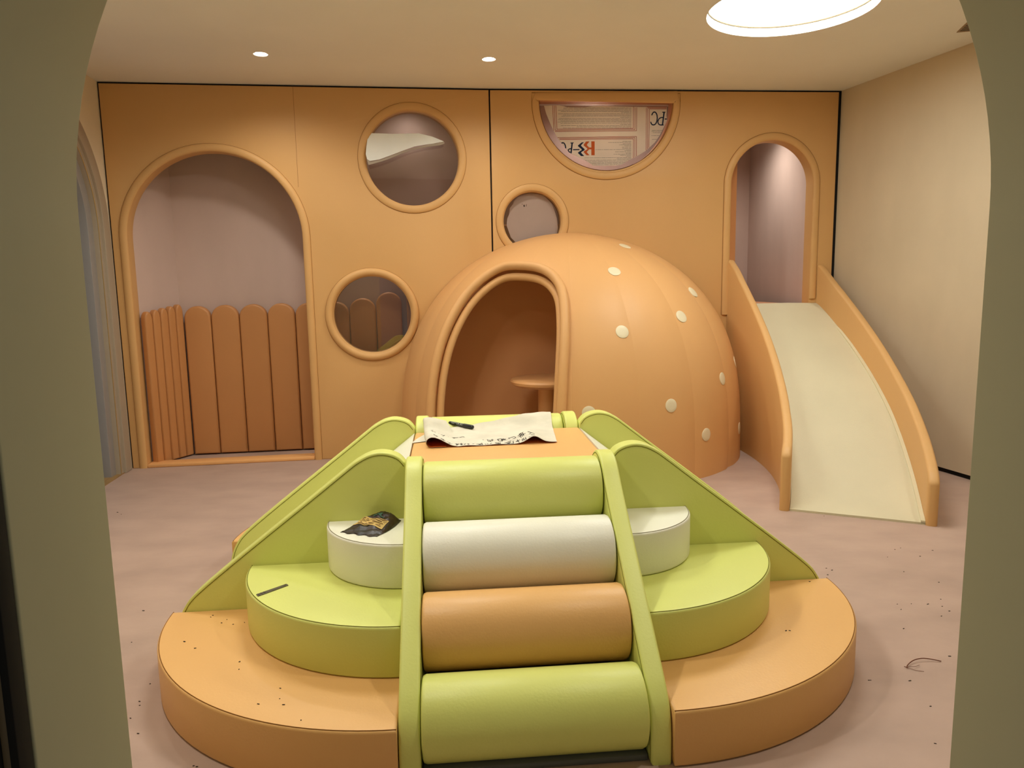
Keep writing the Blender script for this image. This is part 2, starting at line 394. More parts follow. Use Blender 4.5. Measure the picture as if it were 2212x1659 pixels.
# right wall with dark reveal strip at its foot
struct(link('wall_right', box(-.04,6.4,0,.1,.034,ZC), M_PLAST, mw=WRIGHT))
struct(link('baseboard_right', box(-.04,6.4,.012,.1,0,.036), M_BLACK, mw=WRIGHT))

# ------------------------------------------------------------------ portal wall (we look through its arch)
pc = (.062, .673, 1.60)
o_front = [(-3.2,0.0),(pc[0]-pc[1],0.0)]+arc(pc[0],pc[2],pc[1],PI,0,64)+[(pc[0]+pc[1],0.0),(4.6,0.0),(4.6,ZC),(-3.2,ZC)]
struct(link('wall_front', slab(o_front, .232, -.116, 'y', (), .004), M_PORTAL, mw=WP))
sl = pc[0]-pc[1]
struct(link('trim_6', box(sl-.0115,sl-.001,-.262,-.233,0,2.3,.002), M_BLACK, mw=WP))
struct(link('trim_7', box(sl-.0225,sl-.012,-.258,-.233,0,2.3,.002), M_BROWN, mw=WP))
struct(link('trim_8', box(sl-.32,sl-.023,-.27,-.233,0,2.3,.003), M_DARK, mw=WP))

# ------------------------------------------------------------------ play dome
DC = (.506,6.585); DR, DH, DP, DQ = 1.51, 1.915, 1.86, 3.0
def rad(z, R=DR, H=DH): return R*max(0,1-max(0,z/H)**DQ)**(1/DP)
SEAM0, SEAMD = -3.2, 19.0
def pillow(az):
    x = ((az-SEAM0)/SEAMD) % 1; h = math.radians(SEAMD/2); th = (x-.5)*2*h
    return .55*(math.cos(h)/math.cos(th))/math.cos(h)*math.cos(h)+.45 - .006 + .016*(4*x*(1-x))**.5
def dpoint(az, z, off=0.):
    r = rad(z)*1.0
    # outward normal of the profile
    e = .004; dz = e; dr = rad(min(z+e,DH-1e-4))-rad(max(z-e,0)); nx, nz = 2*dz, -dr; l = math.hypot(nx,nz) or 1
    nx, nz = nx/l, nz/l; a = math.radians(az)
    rr = r+nx*off
    return Vector((rr*math.sin(a), -rr*math.cos(a), z+nz*off))
def dsurf(az, t, shrink=0.):
    rr = math.cos(t)**(2/DP) if t < PI/2-1e-6 else 0; zz = math.sin(t)**(2/DQ)
    pil = pillow(az) if not shrink else 1
    fade = min(1, rr*2)
    R = (DR-shrink)*rr*(1+(pil-1)*fade) ; a = math.radians(az)
    return Vector((R*math.sin(a), -R*math.cos(a), max(0,(DH-shrink)*zz)))
azs = sorted(set([round(SEAM0+SEAMD*k+SEAMD*j/6,4) for k in range(-5,6) for j in range(6)]))
azs = [a for a in azs if -86 < a < 86]; azs = [-86]+azs+[86]
NT = 34
ts = [ (PI/2)*(i/NT) for i in range(NT+1)]
def dome_shell():
    bm = bmesh.new()
    def grid(shr):
        G = []
        for t in ts[:-1]: G.append([bm.verts.new(dsurf(a,t,shr)) for a in azs])
        return G, bm.verts.new(dsurf(0,PI/2,shr))
    O, ot = grid(0); I, it = grid(.09)
    n = len(azs)
    for i in range(NT-1):
        for j in range(n-1):
            bm.faces.new((O[i][j],O[i][j+1],O[i+1][j+1],O[i+1][j])); bm.faces.new((I[i][j],I[i+1][j],I[i+1][j+1],I[i][j+1]))
    for j in range(n-1):
        bm.faces.new((O[-1][j],O[-1][j+1],ot)); bm.faces.new((I[-1][j+1],I[-1][j],it))
        bm.faces.new((O[0][j+1],O[0][j],I[0][j],I[0][j+1]))
    for j, s in ((0,1),(n-1,-1)):
        for i in range(NT-1):
            q = (O[i][j],O[i+1][j],I[i+1][j],I[i][j]); bm.faces.new(q if s > 0 else q[::-1])
        q = (O[-1][j],ot,it,I[-1][j]); bm.faces.new(q if s > 0 else q[::-1])
    for fr in (WL, WR):
        nn = -(fr.to_3x3() @ Vector((0,1,0))); p0 = fr.translation + nn*.006 - Vector((DC[0],DC[1],0))
        r_ = bmesh.ops.bisect_plane(bm, geom=bm.verts[:]+bm.edges[:]+bm.faces[:], plane_co=p0, plane_no=nn, clear_inner=True)
        bmesh.ops.holes_fill(bm, edges=[e for e in bm.edges if e.is_boundary])
    bmesh.ops.recalc_face_normals(bm, faces=bm.faces)
    me = bpy.data.meshes.new('shell'); bm.to_mesh(me); bm.free(); return me
AZ0 = -27.4
door_c = [(-49.4,0.),(-49.4,.35),(-49.6,.7),(-49.4,1.0),(-48.6,1.22),(-47.0,1.40),(-43.2,1.53),(-36.5,1.605),(-26,1.612),(-16,1.585),(-9.4,1.515),(-6.0,1.40),(-5.2,1.22),(-5.4,1.0),(-6.0,.7),(-6.6,.35),(-6.8,0.)]
def tz(az, z): return (rad(z)*math.sin(math.radians(az-AZ0)), z)
dc = smooth([Vector(tz(a,z)) for a,z in door_c], 6)
# inner outline of the opening (the roll is ~8 cm wide)
def inset(P, d):
    out = []
    for i, p in enumerate(P):
        a = P[max(0,i-1)]; b = P[min(len(P)-1,i+1)]; t = (b-a).normalized(); out.append(p+Vector((t.y,-t.x))*d)
    return out
dn = inset(dc, .02)
cut2d = [(p.x,p.y) for p in dn]; cut2d[0] = (cut2d[0][0],-.05); cut2d[-1] = (cut2d[-1][0],-.05)
cutter = slab(cut2d, 1.5, -1.15, 'y')
cutter.transform(Matrix.Rotation(math.radians(AZ0),4,'Z'))
DB = Matrix.Translation((DC[0],DC[1],0))
so = link('tmp_shell', dome_shell(), M_DOME); co = link('tmp_cut', cutter)
md = so.modifiers.new('b','BOOLEAN'); md.operation = 'DIFFERENCE'; md.object = co; md.solver = 'EXACT'
dg = bpy.context.evaluated_depsgraph_get(); shell = bpy.data.meshes.new_from_object(so.evaluated_get(dg))
bpy.data.objects.remove(so); bpy.data.objects.remove(co)
dome = thing('dome_playhouse','big half-dome soft playhouse in orange leather with cream dots and arched doorway','playhouse', DB)
src = bmesh.new(); src.from_mesh(shell)
groups = {}
for fc in src.faces:
    c = fc.calc_center_median(); az = math.degrees(math.atan2(c.x,-c.y))
    inner = (math.hypot(c.x,c.y)/(DR-.045))**DP+(c.z/(DH-.045))**DQ < 1
    nrm = fc.normal
    groups.setdefault('in' if inner else int(math.floor((az-SEAM0)/SEAMD)), []).append([v.co.copy() for v in fc.verts])
src.free()
for k, fs in groups.items():
    bm = bmesh.new()
    for f_ in fs:
        try: bm.faces.new([bm.verts.new(c) for c in f_])
        except ValueError: pass
    bmesh.ops.remove_doubles(bm, verts=bm.verts, dist=1e-5)
    o = link('lining' if k == 'in' else 'panel', frombm(bm, 40, False), M_LINING if k == 'in' else M_DOME, dome)
hb = [(-(rad(z)-.13)+.0, z) for z in [0,.3,.6,.9,1.1,1.3,1.45,1.6,1.7,1.76]]
hb = [p for p in hb if p[0] < -.05]; bl_ = slab(hb+[(-a,b) for a,b in reversed(hb)], .012, 0, 'y')
bl_.transform(Matrix.Translation((0,-.155,0)) @ Matrix.Rotation(.11,4,'Z'))
lab(link('back_lining', bl_, M_LINING, dome), 'flat rear lining against the wall')
rot = Matrix.Rotation(math.radians(AZ0),4,'Z')
def on_dome(t, z, off=0.):
    r = rad(z); d = math.sqrt(max(1e-4,r*r-t*t)); v = Vector((t,-d,z)); 
    e = .004; dr = (rad(min(z+e,DH-1e-3))-rad(max(z-e,0)))/(2*e if z > e else e)
    nn = Vector((v.x/r,v.y/r,-dr)).normalized()
    return rot @ (v+nn*off)
lab(link('door_roll', tube([on_dome(p.x,p.y,.012) for p in dc], .036, n=16), M_DOME, dome), 'rounded roll around the doorway')
dn2 = inset(dc, .03)
link('door_edge', tube([on_dome(p.x,p.y,-.062) for p in dn2], .030, n=12), M_DOME, dome)
for az, z in [(42.8,1.771),(17.0,1.564),(55.9,1.39),(37.7,1.214),(12.8,1.126),(50.8,.72),(25.8,.586),(39.3,.328),(1.3,.569),(70,.80),(65.2,.262)]:
    p0 = dpoint(az,z); a = math.radians(az)
    ta = Vector((math.cos(a),math.sin(a),0)); q = dpoint(az,min(z+.01,DH-.01)); tb = (q-dpoint(az,z-.01)).normalized(); nn = ta.cross(tb).normalized()
    if nn.dot(Vector((p0.x,p0.y,.5))) < 0: nn = -nn
    R_ = .050; bm = bmesh.new()
    def put(rr, th, h):
        q_ = p0+ta*(rr*math.cos(th))+tb*(rr*math.sin(th)); az_ = math.degrees(math.atan2(q_.x,-q_.y)); a_ = math.radians(az_)
        z_ = min(q_.z, DH-.002); r_ = rad(z_)*pillow(az_)
        # slide along the normal until on the padded surface
        d_ = (r_-math.hypot(q_.x,q_.y))*max(.25,abs(Vector((nn.x,nn.y)).length))
        return q_+nn*(d_+h)
    c0 = bm.verts.new(put(0,0,.0042)); rings = []
    for rr, h in ((.5*R_,.0040),(.93*R_,.0036),(R_,.002),(R_,-.02)):
        rings.append([bm.verts.new(put(rr,2*PI*k/24,h)) for k in range(24)])
    for k in range(24):
        bm.faces.new((c0,rings[0][k],rings[0][(k+1)%24]))
        for A,B in zip(rings,rings[1:]): bm.faces.new((A[k],B[k],B[(k+1)%24],A[(k+1)%24]))
    link('dot', frombm(bm,50), mat('dot_leather',C(228,214,180),.45,.35), dome)
# round table inside the dome
tb_ = thing('round_table','small round padded table on a pedestal inside the dome doorway','table', Matrix.Translation((.29,5.98,0)))
link('table_top', lathe([(0,.64),(.20,.64),(.27,.65),(.30,.67),(.305,.69),(.295,.705),(.27,.712),(0,.715)],40), mat('table_leather',C(232,172,112),.42,.4), tb_)
link('pedestal', lathe([(0,0),(.085,0),(.08,.01),(.075,.64),(0,.64)],24), mat('table_leather',C(232,172,112)), tb_)

# ------------------------------------------------------------------ corner slide
QX,QY,H0,H1,QL = 1.942,6.607,.207,-.422,2.062
NC = 64; PL = []; x,y = QX,QY
for i in range(NC+1):
    t = i/NC; h = H0+(H1-H0)*t; PL.append((x,y,h))
    h2 = H0+(H1-H0)*(t+.5/NC); x += math.sin(h2)*QL/NC; y -= math.cos(h2)*QL/NC
def plan(i, off):
    x,y,h = PL[i]; return (x+off*math.cos(h), y+off*math.sin(h))
ZTOP = [(0,1.665),(.06,1.57),(.13,1.44),(.27,1.21),(.42,.985),(.56,.79),(.7,.62),(.8,.505),(.9,.40),(.985,.315),(1,.28)]
ZSUR = [(0,1.258),(.05,1.252),(.18,1.067),(.32,.862),(.45,.675),(.575,.50),(.66,.375),(.76,.235),(.86,.115),(.94,.04),(.985,.02),(1,.014)]
def softprof(T): 
    P = smooth([Vector(p) for p in T], 8); return [(p.x,p.y) for p in P]
ZT = softprof(ZTOP); ZS = softprof(ZSUR)
slide = thing('corner_slide','tall curved slide with orange padded sides and cream chute in the right corner','slide', Matrix.Translation((2.2,5.4,0)))
def side_panel(o0, zs, end=0):
    bm = bmesh.new(); rings = []
    for i in range(NC+1):
        t = i/NC; z = interp(t, zs); e = 0
        th = .062; b = .016
        sec = [(0,0),(0,z-b),(b*.35,z-b*.35),(b,z),(th-b,z),(th-b*.35,z-b*.35),(th,z-b),(th,0)]
        ring_ = []
        for a, zz in sec: px,py = plan(i, o0+a); ring_.append(bm.verts.new((px-2.2,py-5.4,zz)))
        rings.append(ring_)
    # rounded nose
    px0,py0,h = PL[NC]; 
    last = rings[-1]; z = interp(1, zs); th = .062
    for e, ins in ((.010,.006),(.016,.016)):
        rg = []
        sec = [(ins,0),(ins,z-.016-ins),(ins+.004,z-.012-ins),(ins+.008,z-ins-.006),(th-ins-.008,z-ins-.006),(th-ins-.004,z-.012-ins),(th-ins,z-.016-ins),(th-ins,0)]
        for a, zz in sec:
            px,py = plan(NC, o0+a); rg.append(bm.verts.new((px-2.2+math.sin(h)*e, py-5.4-math.cos(h)*e, zz)))
        rings.append(rg)
    for A,B in zip(rings,rings[1:]):
        for k in range(len(A)-1): bm.faces.new((A[k],A[k+1],B[k+1],B[k]))
        bm.faces.new((A[-1],A[0],B[0],B[-1]))
    bm.faces.new(rings[0]); bm.faces.new(rings[-1][::-1])
    cut_at_wall(bm, (2.2,5.4,0))
    return frombm(bm, 38)
ZTL = [(a, b+(.10*max(0,(a-.75)/.25)) ) for a,b in ZT]
link('side_panel', side_panel(-.002, ZTL), M_ORANGE if False else M_PANEL, slide)
link('side_panel', side_panel(.83, ZT), M_PANEL, slide)
def chute(o0,o1,zs,dz=0,z0=0,e=0):
    bm = bmesh.new(); rings = []
    for i in range(NC+1):
        z = interp(i/NC, zs)+dz; rg = []
        for a, zz in ((o0,z0 if z0 is not None else z-.02),(o0,z),(o1,z),(o1,z0 if z0 is not None else z-.02)):
            px,py = plan(i,a); rg.append(bm.verts.new((px-2.2,py-5.4,max(0,zz))))
        rings.append(rg)
    for A,B in zip(rings,rings[1:]):
        for k in range(4): bm.faces.new((A[k],A[(k+1)%4],B[(k+1)%4],B[k]))
    bm.faces.new(rings[0]); bm.faces.new(rings[-1][::-1])
    cut_at_wall(bm, (2.2,5.4,0))
    return frombm(bm, 38)
link('chute', chute(.062,.829,ZS), M_CHUTE, slide)
lab(link('edge_strip', chute(.805,.829,[(0,1.262),(.2,1.045)]+[(a,b+.012) for a,b in ZS if a>.25]+[(1,.03)],0,None), mat('strip_vinyl',C(220,210,176),.5,.35), slide), 'narrow raised cream strip along the right side')

# ------------------------------------------------------------------ climbing block: platform, slides, ladders, quarter steps
FIN = [(.424,0),(.424,.762),(.432,.775),(.452,.797),(.485,.813),(.53,.820),(.575,.812),(.62,.790),(.66,.762),(.79,.660),(1.0,.498),(1.18,.357),(1.30,.258),(1.345,.205),(1.375,.14),(1.388,.07),(1.39,0)]
def fin_pts(sg): 
    core = smooth([Vector(p) for p in FIN[1:]], 4); pts = [FIN[0]]+[(p.x,p.y) for p in core]
    return [(sg*a,b) for a,b in pts]
def seam_along(pts, y, inset_d, r, axis='y'):
    P = [Vector((a,b)) for a,b in pts]; out = []
    c = sum(P, Vector((0,0)))/len(P)
    for i in range(len(P)):
        a = P[max(0,i-1)]; b = P[min(len(P)-1,i+1)]; t = (b-a).normalized(); nn = Vector((t.y,-t.x))
        if nn.dot(c-P[i]) < 0: nn = -nn
        q = P[i]+nn*inset_d; out.append((q.x,y,q.y) if axis == 'y' else (y,q.x,q.y))
    return tube(out, r, n=6)
def wedge(sg, side):
    base = (sg*.9,.16)
    t = thing('wedge_slide','low cream slide between two lime green fins on the %s of the climbing block'%side,'slide', TR(SF,*base))
    sh = (-base[0],-base[1],0)
    for vc, nm in ((-.215,'front fin'),(.538,'rear fin')):
        pts = fin_pts(sg)
        f_ = link('fin', shift(slab(pts,.076,vc,'y',(),.007,3,50),sh), M_GREEN, t)
        link('seam', shift(seam_along(pts[2:-1], vc-.038, .011, .0016),sh), M_SEAMG, f_)
    prof = [(sg*.426,0),(sg*.426,.742),(sg*1.36,.012),(sg*1.36,0)]
    link('slide_surface', shift(slab(prof,.672,.162,'y',(),.004,2),sh), M_WHITE, t)
wedge(-1,'left side'); wedge(1,'right side')
tag(link('platform_block', box(-.4215,.4215,-.335,.335,0,.745,.010,3), M_ORANGE, mw=TR(SF,0,.161)), 'orange foam platform block at the top of the climbing set', 'play block')
# ladders
RAIL = [(-.178,0),(-.178,.742),(-.195,.765),(-.225,.787),(-.265,.803),(-.31,.806),(-.36,.795),(-.41,.765),(-.46,.720),(-.54,.655),(-.789,.463),(-1.023,.279),(-1.09,.222),(-1.128,.175),(-1.145,.12),(-1.15,.04),(-1.15,0)]
RP = [(RAIL[0][0],0)]+[(p.x,p.y) for p in smooth([Vector(p) for p in RAIL[1:]],4)]
def roller():
    prof = [(0,-.352)]; L2, R_, b = .352,.131,.014
    prof = [(0.0,-L2),(R_-b,-L2),(R_-b*.3,-L2+b*.3),(R_,-L2+b),(R_,L2-b),(R_-b*.3,L2-b*.3),(R_-b,L2),(0,L2)]
    me = lathe(prof,48); me.transform(Matrix.Rotation(PI/2,4,'Y')); return me
def ladder(mw, label):
    t = thing('roller_ladder', label, 'climber', mw)
    for sg in (-1,1):
        c = sg*.388
        f_ = link('rail', shift(slab(RP,.066,c,'x',(),.010,4,50),(0,.66,0)), M_GREEN, t)
        link('seam', shift(seam_along(RP[2:-1], c-sg*.033, .012, .0016, 'x'),(0,.66,0)), M_SEAMG, f_)
    me = roller()
    for i, (mm, nm) in enumerate([(M_GREEN,'lime green'),(M_ORANGE,'orange'),(M_WHITE,'cream white'),(M_GREEN,'lime green')]):
        m2 = me.copy(); m2.transform(Matrix.Translation((0,-1.026+.2308*i+.66,.132+.1763*i)))
        lab(link('roller', m2, mm, t), nm+' padded roller')
    lab(link('base_strip', shift(box(-.352,.352,-1.125,-.30,0,.022,.006),(0,.66,0)), M_GREY, t), 'dark grey fabric base under the rollers')
    return t
ladder(TR(SF,0,-.66), 'front ladder of padded rollers between lime rails, facing the doorway')
ladder(TR(SF,0,.982) @ Matrix.Rotation(PI,4,'Z'), 'rear ladder whose lime top roller shows behind the orange platform')
# quarter-round steps
C0 = {'orange':M_ORANGE,'lime green':M_GREEN,'cream white':M_WHITE}
SEAMM = {'orange':M_SEAMO,'lime green':M_SEAMG,'cream white':M_SEAMW}
def quarter(sg, sv, ru, rv, z0, z1, colour, label):
    ou, ov = .4235, (.2555 if sv < 0 else .578)
    a0 = .018
    pts = [(0.0,0.0)]
    corner = []
    for i in range(33):
        a = PI/2*i/32; pts.append((ru*math.cos(a), rv*math.sin(a)))
    # small rounding of the two tips
    P = [(sg*p[0], sv*p[1]) for p in pts]
    base = (sg*ou, sv*ov if sv < 0 else ov)
    o = tag(link('quarter_round_step', slab(P, z1-z0, (z1-z0)/2, 'z', (), .011, 3, 50), C0[colour], mw=TR(SF,base[0],base[1],z0)), label, 'foam step')
    k = 1-.007/ru
    arcp = [(sg*ru*k*math.cos(PI/2*i/40), sv*rv*k*math.sin(PI/2*i/40), z1-z0-.0012) for i in range(0,41)]
    link('seam', tube(arcp,.0016,n=6), SEAMM[colour], o)
    return o
Z1,Z2,Z3 = .187,.370,.543
for sg, side in ((-1,'left'),(1,'right')):
    quarter(sg,-1,.972,.911,0,Z1,'orange','large orange quarter-round foam step on the floor, front %s of the ladder'%side)
    quarter(sg,-1,.647,.621,Z1,Z2,'lime green','middle lime green quarter-round step stacked on the orange one, %s of the ladder'%side)
    quarter(sg,-1,.328,.319,Z2,Z3,'cream white',{'left':'top cream white quarter-round step holding the black pouch, left of the ladder','right':'top cream white quarter-round step, bare, right of the ladder'}[side])
quarter(-1,1,.972,.911,0,Z1,'orange','orange quarter-round foam step peeking out behind the left rear green fin')

# ------------------------------------------------------------------ leatherette scrap with handwriting, marker
def sheet_h(u, v):
    h = .7465
    h += .034*math.exp(-((u-.150)/.042)**2)*max(0,min(1,1-(v-.12)/.42))
    d = abs(v-.656)
    if d < .128: h = max(h, .661+math.sqrt(.1345**2-d*d))
    if .47 < v < .56: h = max(h, .7465+.010*((v-.47)/.09)**2)
    return h
SB = (-.03,.42)
def sheet(dz):
    bm = bmesh.new(); NU, NV = 60, 22; G = []
    for j in range(NV+1):
        b = j/NV; row = []
        vl = .125+b*(.70-.125); vr = .14+b*(.80-.14)
        for i in range(NU+1):
            a = i/NU
            if a < .30:                      # curled end
                k = a/.30; ang = -PI*.62+k*PI*1.12
                cu, cz, rr = -.318, .7465+.024, .024
                if k < .25: u_ = -.262-(.06)*(k/.25); z_ = .7485-dz
                elif k < .75:
                    th = -PI/2-(k-.25)/.5*PI; u_ = cu-.008+(rr*1.15+dz)*math.cos(th); z_ = cz+(rr+dz)*math.sin(th)
                else:
                    q = (k-.75)/.25; s_ = q*q*(3-2*q); u_ = cu-.008+q*.115; z_ = cz+rr-(2*rr-.0015)*s_
                    z_ += dz
                v = vl + .03*b*math.sin(a*9)
                lift = 1-.55*b
                z_ = .7475+(z_-.7475)*lift + max(0,sheet_h(u_,v)-.7465)
                u = u_ - .03*b
            else:
                q = (a-.30)/.70; u0 = -.211; u1 = .255+.045*b
                u = u0-.03*b+(u1-u0+.03*b)*q
                vf = .125+(.14-.125)*q + .010*math.sin(q*7)*0
                vb = .540+.150*q**1.35+.006*math.sin(q*9)
                v = vf+b*(vb-vf)
                z_ = sheet_h(u,v)+.0015+.003*math.sin(u*23+v*17)**2*(1-math.exp(-((b-.5)*3)**2)*.3)+dz
            if a < .30:
                vb = .540+.05*(1-a/.30); v = .125+b*(vb-.125)
            row.append(bm.verts.new((u-SB[0],v-SB[1],z_)))
        G.append(row)
    for j in range(NV):
        for i in range(NU): bm.faces.new((G[j][i],G[j][i+1],G[j+1][i+1],G[j+1][i]))
    return frombm(bm, 80, False)
sc = thing('leatherette_scrap','curled cream-backed orange leatherette scrap with black handwriting, lying on the platform','fabric', TR(SF,SB[0],SB[1]))
link('backing', sheet(.0012), M_PAPER, sc)
lab(link('orange_face', sheet(-.0006), M_ORSKIN, sc), 'orange underside')
lab(link('corner_flap', (lambda bm:(bm.faces.new([bm.verts.new(p) for p in ((-.43-SB[0],.235-SB[1],.7485),(-.34-SB[0],.27-SB[1],.7490),(-.335-SB[0],.43-SB[1],.752),(-.372-SB[0],.42-SB[1],.750),(-.405-SB[0],.33-SB[1],.7492))]), frombm(bm,35,False))[1])(bmesh.new()), M_PAPER, sc), 'folded corner sticking out at the left')
STROKES = [[(-0.339,0.359),(-0.334,0.362),(-0.328,0.375)],[(-0.333,0.338),(-0.325,0.322)],[(-0.322,0.332),(-0.313,0.314)],[(-0.301,0.312),(-0.296,0.31)],[(-0.29,0.31),(-0.28,0.312)],[(-0.28,0.281),(-0.271,0.324)],[(-0.255,0.312),(-0.252,0.312)],[(-0.235,0.314),(-0.206,0.313)],[(-0.229,0.31),(-0.225,0.296),(-0.223,0.307)],[(-0.199,0.312),(-0.182,0.323),(-0.175,0.311)],[(-0.322,0.229),(-0.315,0.205),(-0.3,0.197)],[(-0.311,0.202),(-0.306,0.182),(-0.303,0.194)],[(-0.289,0.173),(-0.275,0.18),(-0.273,0.151),(-0.286,0.156)],[(-0.287,0.163),(-0.273,0.164)],[(-0.277,0.146),(-0.265,0.159)],[(-0.259,0.165),(-0.243,0.162),(-0.25,0.135)],[(-0.239,0.155),(-0.235,0.158)],[(-0.221,0.165),(-0.205,0.159)],[(-0.216,0.17),(-0.214,0.129),(-0.206,0.165)],[(-0.211,0.15),(-0.216,0.139)],[(-0.2,0.161),(-0.184,0.155)],[(-0.193,0.173),(-0.193,0.129)],[(-0.197,0.145),(-0.188,0.144)],[(-0.174,0.166),(-0.179,0.13)],[(-0.166,0.156),(-0.16,0.164),(-0.156,0.154),(-0.162,0.133)],[(-0.141,0.158),(-0.133,0.166)],[(-0.123,0.156),(-0.106,0.152)],[(-0.106,0.149),(-0.11,0.118),(-0.096,0.116),(-0.096,0.169),(-0.106,0.149)],[(-0.114,0.135),(-0.091,0.12)],[(-0.083,0.148),(-0.079,0.132)],[(-0.074,0.147),(-0.068,0.146),(-0.07,0.115)],[(-0.051,0.156),(-0.06,0.129)],[(-0.091,0.236),(-0.084,0.239)],[(-0.067,0.248),(-0.064,0.191),(-0.042,0.215)],[(-0.06,0.24),(-0.054,0.186)],[(-0.052,0.224),(-0.044,0.251),(-0.04,0.236),(-0.045,0.216),(-0.051,0.217)],[(-0.09,0.236),(-0.085,0.237)],[(-0.018,0.243),(-0.014,0.207),(0.002,0.198)],[(-0.018,0.243),(0.001,0.247),(-0.001,0.209)],[(-0.0,0.23),(0.021,0.237)],[(0.001,0.219),(0.021,0.216)],[(0.01,0.246),(0.002,0.198)],[(0.005,0.24),(0.019,0.226)],[(0.036,0.256),(0.039,0.233)],[(0.037,0.255),(0.065,0.29),(0.072,0.274),(0.069,0.253)],[(0.054,0.232),(0.067,0.247)],[(0.085,0.291),(0.105,0.333),(0.119,0.35)],[(0.087,0.267),(0.101,0.292),(0.123,0.289)],[(0.096,0.334),(0.096,0.241)],[(0.103,0.339),(0.104,0.255)],[(0.111,0.329),(0.111,0.261)],[(0.095,0.293),(0.114,0.295)],[(0.137,0.319),(0.145,0.257),(0.16,0.214)],[(0.134,0.229),(0.148,0.251)],[(0.138,0.207),(0.155,0.179)],[(0.127,0.171),(0.127,0.103),(0.134,0.115)],[(0.13,0.128),(0.142,0.077),(0.152,0.046)],[(-0.035,0.159),(-0.025,0.121),(-0.01,0.118)],[(-0.035,0.159),(-0.008,0.158),(-0.014,0.112)],[(-0.025,0.147),(-0.016,0.136)],[(-0.017,0.153),(-0.022,0.123)],[(0.009,0.152),(0.044,0.193)],[(0.019,0.123),(0.034,0.154),(0.034,0.127),(0.019,0.117)],[(0.019,0.143),(0.04,0.167)],[(0.038,0.133),(0.05,0.136),(0.052,0.184)],[(0.029,0.162),(0.029,0.121)],[(0.063,0.16),(0.074,0.182),(0.087,0.197)],[(0.074,0.212),(0.077,0.14)],[(0.068,0.167),(0.077,0.163)],[(0.098,0.21),(0.093,0.148)],[(0.104,0.214),(0.102,0.156)],[(0.113,0.206),(0.111,0.145)],[(0.096,0.173),(0.112,0.162)]]
mes = []
for st in STROKES:
    st = [(a,max(b,.139+(.016 if a > .12 else 0))) for a,b in st]
    P = []
    for (a,b),(c,d) in zip(st, st[1:]):
        n_ = max(1,int(math.hypot(c-a,d-b)/.008))
        for i in range(n_): P.append((a+(c-a)*i/n_, b+(d-b)*i/n_))
    P.append(st[-1]); bm = bmesh.new(); L_ = []
    for i, p in enumerate(P):
        a = Vector(P[max(0,i-1)]); b = Vector(P[min(len(P)-1,i+1)]); t = (b-a).normalized(); 
        # handwriting drawn with a broad marker: wider where it runs across the view
        wd = .0016
        nn = Vector((-t.y,t.x))*wd; hz = lambda q: sheet_z(q)
        L_.append([Vector((p[0]+nn.x,p[1]+nn.y*1.6)),Vector((p[0]-nn.x,p[1]-nn.y*1.6))])
    for pair in L_:
        for q in pair: pass
    V = []
    for pair in L_:
        V.append([bm.verts.new((q.x-SB[0],q.y-SB[1],0)) for q in pair])
    for A,B in zip(V,V[1:]): bm.faces.new((A[0],A[1],B[1],B[0]))
    me = bpy.data.meshes.new('s'); bm.to_mesh(me); bm.free(); mes.append(me)
ink = join(mes)
# drop the strokes onto the sheet
from mathutils.bvhtree import BVHTree
bk = [c for c in sc.children if c.name.startswith('backing')][0].data
bvh = BVHTree.FromPolygons([v.co[:] for v in bk.vertices], [p.vertices[:] for p in bk.polygons])
for v in ink.vertices:
    hit = bvh.ray_cast(Vector((v.co.x,v.co.y,1.2)), Vector((0,0,-1)))
    v.co.z = (hit[0].z if hit[0] else .75)+.0012
link('handwriting', ink, M_INK, sc)['kind'] = 'stuff'
# marker pen
pm = TR(SF,-.187,.54,.775) @ Matrix.Rotation(math.radians(-36),4,'Z') @ Matrix.Rotation(PI/2,4,'Y')
pen = thing('marker_pen','thick black marker pen with silver print lying on the scrap','pen', TR(SF,-.187,.54,.768) @ Matrix.Rotation(math.radians(-40),4,'Z') @ Matrix.Rotation(math.radians(3),4,'Y'))
def roty(me): me.transform(Matrix.Rotation(PI/2,4,'Y')); return me
link('barrel', roty(lathe([(0,-.082),(.006,-.081),(.0092,-.076),(.0095,-.07),(.0095,.02),(0,.02)],20)), M_PEN, pen)
link('cap', roty(lathe([(0,.018),(.0106,.019),(.0108,.022),(.0108,.072),(.0095,.078),(.006,.081),(0,.0815)],20)), M_PEN, pen)
pr = []
for zc_, y0_, y1_ in ((1,-.062,-.030),(-.2,-.064,-.026),(-1.3,-.058,-.040)):
    a = zc_*.5+2.2; bm = bmesh.new(); V=[]
    for k in range(5):
        th = a-.14+.28*k/4; V.append((bm.verts.new((y0_,-.0098*math.cos(th-1.2),.0098*math.sin(th-1.2))),bm.verts.new((y1_,-.0098*math.cos(th-1.2),.0098*math.sin(th-1.2)))))
    for A,B in zip(V,V[1:]): bm.faces.new((A[0],A[1],B[1],B[0]))
    pr.append(frombm(bm))
bm = bmesh.new()
for x0_,x1_,t0,t1 in ((-.024,-.022,.1,1.5),(.012,.014,.1,1.5),(-.024,.014,.1,.22),(-.024,.014,1.38,1.5),(-.018,-.008,.5,1.1),(-.002,.008,.45,1.15)):
    V=[]
    for k in range(5):
        th = t0+(t1-t0)*k/4; V.append((bm.verts.new((x0_,-.0099*math.cos(th),.0099*math.sin(th))),bm.verts.new((x1_,-.0099*math.cos(th),.0099*math.sin(th)))))
    for A,B in zip(V,V[1:]): bm.faces.new((A[0],A[1],B[1],B[0]))
pr.append(frombm(bm))
link('print', join(pr), M_PENP, pen)

